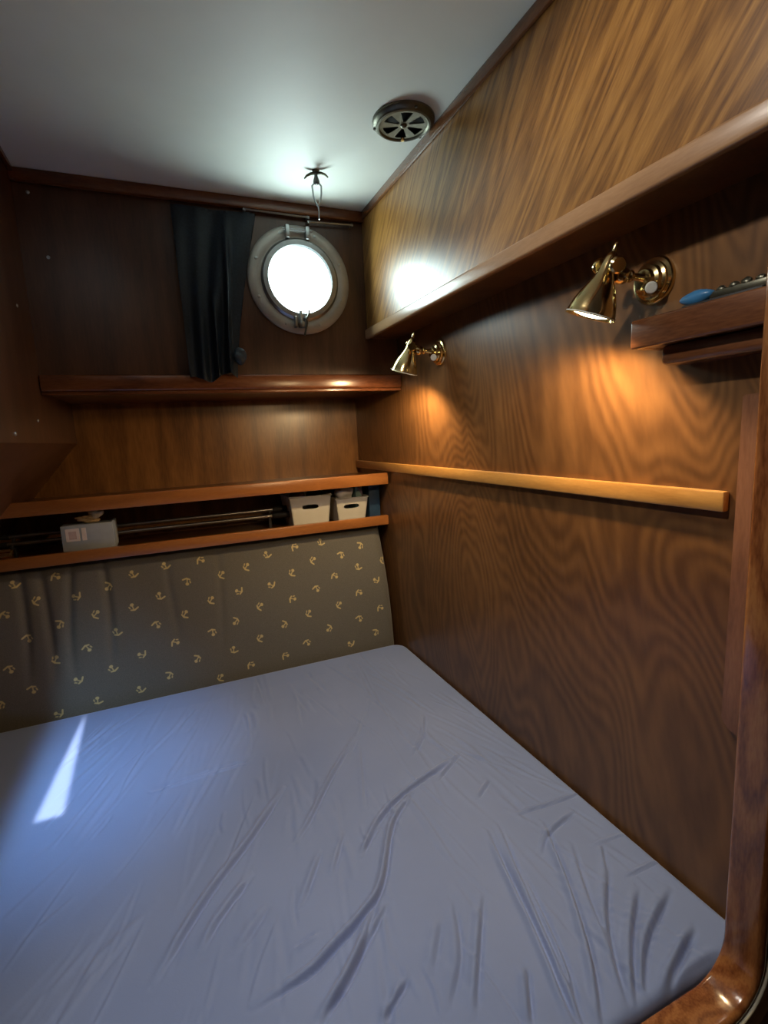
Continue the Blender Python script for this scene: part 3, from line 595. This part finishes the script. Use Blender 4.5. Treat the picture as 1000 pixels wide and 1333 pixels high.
for k in range(3):
    an = 2*PI*k/3+0.5; obj('screw', lathe([(0, 0.0115), (0.003, 0.011), (0.0035, 0.0085), (0, 0.008)], vc+Vector((math.cos(an)*0.065, math.sin(an)*0.065, 0)), (0, 0, -1), 10), 'darkmetal', vt)

# ------------------------------------------------------------------ ceiling hook with spring clip that holds the porthole open
hc = at(411, 222, 'Z', ZC)
hk = thing('ceiling_hook', 'small dark winged hook with hanging clip on the ceiling before the porthole', 'hook', hc)
obj('base', lathe([(0, 0.005), (0.008, 0.004), (0.010, 0)], hc, (0, 0, -1), 16), 'bronze', hk)
for s in (-1, 1):
    obj('wing', tube([hc+Vector((s*x*cy, -s*x*sy, z)) for x, z in ((0.002, -0.006), (0.014, -0.007), (0.024, -0.011), (0.031, -0.018))], [0.004, 0.0038, 0.003, 0.0018], 8), 'bronze', hk)
obj('stem', lathe([(0, 0.003), (0.004, 0.004), (0.0045, 0.014), (0.008, 0.024), (0.0085, 0.030), (0.004, 0.034), (0, 0.034)], hc, (0, 0, -1), 16), 'darkmetal', hk)
def lp3(x, z): return hc+Vector((x*cy, -x*sy, z))
obj('clip', tube([lp3(x, z) for x, z in ((-0.006, -0.030), (-0.012, -0.036), (-0.010, -0.060), (-0.005, -0.078), (0.0, -0.086), (0.006, -0.078), (0.011, -0.056), (0.012, -0.038), (0.006, -0.030))], 0.0024, 8, closed=True), 'steel', hk)
obj('chain_link', tube([lp3(x, z) for x, z in ((0.001, -0.084), (0.002, -0.100), (0.001, -0.118))], 0.0018, 6), 'steel', hk)

# ------------------------------------------------------------------ things on the lower recess shelf
def basket(x0, x1, y0, y1, z1, label):
    t = thing('storage_basket', label, 'basket', ((x0+x1)/2, (y0+y1)/2, ZS), 'white baskets on the lower recess shelf')
    z0 = ZS; ti = 0.012; n = Vector
    def side(p, q, r_, s, ext, slot):
        hs = []
        if slot:
            c = (n(p)+n(q)+n(r_)+n(s))/4+(n(s)-n(p))*0.16; u = (n(q)-n(p)).normalized(); v = (n(s)-n(p)).normalized()
            w_, h_ = 0.030, 0.008; hs = [[c+u*(w_*0.85*math.copysign(1, math.cos(a))*0+w_*(math.copysign(abs(math.cos(a))**0.6, math.cos(a))))+v*(h_*math.copysign(abs(math.sin(a))**0.6, math.sin(a))) for a in [2*PI*k/20 for k in range(20)]]]
        return plate([n(p), n(q), n(r_), n(s)], hs, ext)
    F0, F1, F2, F3 = (x0+ti, y0+ti, z0), (x1-ti, y0+ti, z0), (x1, y0, z1), (x0, y0, z1)
    B0, B1, B2, B3 = (x0+ti, y1-ti, z0), (x1-ti, y1-ti, z0), (x1, y1, z1), (x0, y1, z1)
    obj('front_panel', side(F0, F1, F2, F3, (0, 0.003, 0), True), 'basket', t); obj('back_panel', side(B0, B1, B2, B3, (0, -0.003, 0), True), 'basket', t)
    obj('side_panel', side(F0, B0, B3, F3, (0.003, 0, 0), False), 'basket', t); obj('side_panel', side(F1, B1, B2, F2, (-0.003, 0, 0), False), 'basket', t)
    obj('bottom', box(x0+ti, x1-ti, y0+ti, y1-ti, z0, z0+0.003), 'basket', t)
    obj('rolled_rim', tube([(x0, y0, z1), (x1, y0, z1), (x1, y1, z1), (x0, y1, z1)], 0.004, 8, closed=True), 'basket', t)
    return t
basket(0.375, 0.528, 1.765, 1.93, -0.210, 'white plastic storage basket with handle slot, left of the pair on the shelf')
basket(0.545, 0.672, 1.765, 1.93, -0.230, 'white plastic storage basket nearest the right wall, holding a white bag')
for c, r_, mt_, lb in (((0.42, 1.84, -0.215), (0.030, 0.05, 0.028), 'cloth', 'brown crumpled cloth in the left basket'), ((0.488, 1.85, -0.212), (0.026, 0.05, 0.030), 'grip', 'dark bundle in the left basket')):
    tag(obj('cloth_bundle', lump(c, r_, int(c[0]*100)), mt_), lb, 'cloth')
tag(obj('plastic_bag', lump((0.592, 1.797, -0.218), (0.034, 0.030, 0.030), 9, amp=0.3), 'white'), 'crumpled white plastic bag in the basket nearest the right wall', 'bag')
tc_ = thing('carton', 'teal and mauve printed carton in the basket nearest the right wall', 'carton', (0.646, 1.83, -0.30))
obj('body', box(0.632, 0.658, 1.785, 1.88, -0.312, -0.178, 0.002), 'teal', tc_)
obj('stripe', plate([Vector(p) for p in ((0.632, 1.7846, -0.180), (0.641, 1.7846, -0.180), (0.658, 1.7846, -0.215), (0.658, 1.7846, -0.232))], [], (0, -0.0008, 0)), 'mauve', tc_)
nb_ = thing('storage_box', 'dark navy upright box between the right basket and the wall', 'box', (0.706, 1.84, ZS))
obj('body', box(0.686, 0.731, 1.79, 1.90, ZS, -0.190, 0.002), 'navy', nb_)
obj('lid', box(0.6845, 0.7325, 1.7885, 1.9015, -0.205, -0.186, 0.002), 'navy', nb_)
# grey carton leaning on the lip
bx0, bx1 = at(80, 700, 'Y', 1.735).x, at(149, 700, 'Y', 1.735).x
cb = thing('small_carton', 'pale grey carton with printed label standing at the left of the lower shelf', 'carton', ((bx0+bx1)/2, 1.76, ZS))
obj('body', box(bx0, bx1, 1.7325, 1.790, -0.322, -0.226, 0.002), 'carton', cb)
lb_ = obj('label_patch', box(bx0+0.012, bx0+0.048, 1.7315, 1.7327, -0.274, -0.236), 'paper', cb)
obj('print', box(bx0+0.020, bx0+0.040, 1.7309, 1.7316, -0.268, -0.244), 'pinkprint', lb_)
obj('label_patch', box(bx0+0.054, bx0+0.066, 1.7315, 1.7327, -0.274, -0.236), 'paper', cb)
obj('flap', box(bx1-0.002, bx1+0.006, 1.740, 1.785, -0.300, -0.222, 0.001), 'carton', cb)
kc = at(118, 672, 'Y', 1.755)
kn = thing('knotted_bundle', 'small cream and brown knotted bundle on top of the grey carton', 'bundle', (kc.x, 1.755, -0.226))
obj('knot', lump((kc.x+0.012, 1.757, -0.200), (0.018, 0.016, 0.014), 21, amp=0.35), 'cream', kn)
obj('tail', lump((kc.x-0.014, 1.757, -0.210), (0.022, 0.012, 0.008), 22, amp=0.35), 'cream', kn)
obj('foot', lump((kc.x, 1.757, -0.219), (0.024, 0.014, 0.0075), 23, amp=0.15), 'cream', kn)
# poles
def pole(u0, v0, u1, v1, y, label, r):
    p, q = at(u0, v0, 'Y', y), at(u1, v1, 'Y', y)
    z = (p.z+q.z)/2
    t = thing('metal_pole', label, 'pole', ((p.x+q.x)/2, y, ZS), 'poles on the lower recess shelf')
    obj('shaft', tube([(p.x-0.30, y, z-0.002), (q.x, y, z)], r, 14), 'steel', t)
    obj('grip', tube([(q.x-0.05, y, z), (q.x-0.045, y, z), (q.x+0.035, y, z), (q.x+0.04, y, z)], [r*1.2, r*1.7, r*1.7, r*1.3], 14), 'grip', t)
    obj('tip', tube([(p.x-0.34, y, z-0.002), (p.x-0.29, y, z-0.002)], [r*0.7, r*1.25], 14), 'grip', t)
    for xx in (p.x-0.28, q.x-0.06): obj('rest', box(xx-0.004, xx+0.004, y-0.006, y+0.006, ZS, z-r*0.8, 0.001), 'grip', t)
pole(150, 686, 372, 660, 1.852, 'farther of the two silver poles lying on the lower shelf', 0.0065)
pole(150, 694, 372, 669, 1.822, 'nearer of the two silver poles lying on the lower shelf', 0.0065)
bp_ = at(6, 702, 'Y', 1.76)
bh = thing('brass_fitting', 'small tarnished brass fitting at the far left end of the lower shelf', 'fitting', (bp_.x, 1.76, ZS))
obj('block', box(bp_.x-0.030, bp_.x+0.016, 1.748, 1.775, ZS, ZS+0.040, 0.004), 'brass', bh)
obj('knuckle', tube([(bp_.x-0.028, 1.748, ZS+0.040), (bp_.x+0.014, 1.748, ZS+0.040)], 0.006, 12), 'brass', bh)

# ------------------------------------------------------------------ added downlight above the bunk, unseen, placed to light locker and sheet
dc = Vector((-0.085, 0.50, ZC))
dl = thing('added_downlight', 'added unseen round white downlight lighting the locker and sheet', 'light', dc)
obj('ring', lathe([(0.040, 0), (0.056, 0), (0.055, 0.005), (0.044, 0.008), (0.040, 0.006), (0.040, 0)], dc, (0, 0, -1), 32), 'white_enamel', dl)
obj('lens', lathe([(0, 0.0055), (0.030, 0.005), (0.0405, 0.003), (0.0405, 0.001), (0, 0.001)], dc, (0, 0, -1), 32), 'bulb', dl)
light('added_downlight_glow', 'SPOT', dc+Vector((0, 0, -0.012)), (0.80, 0.0, -1), 29.0, (1.0, 0.95, 0.86), spot_size=math.radians(112), spot_blend=0.45, shadow_soft_size=0.035)
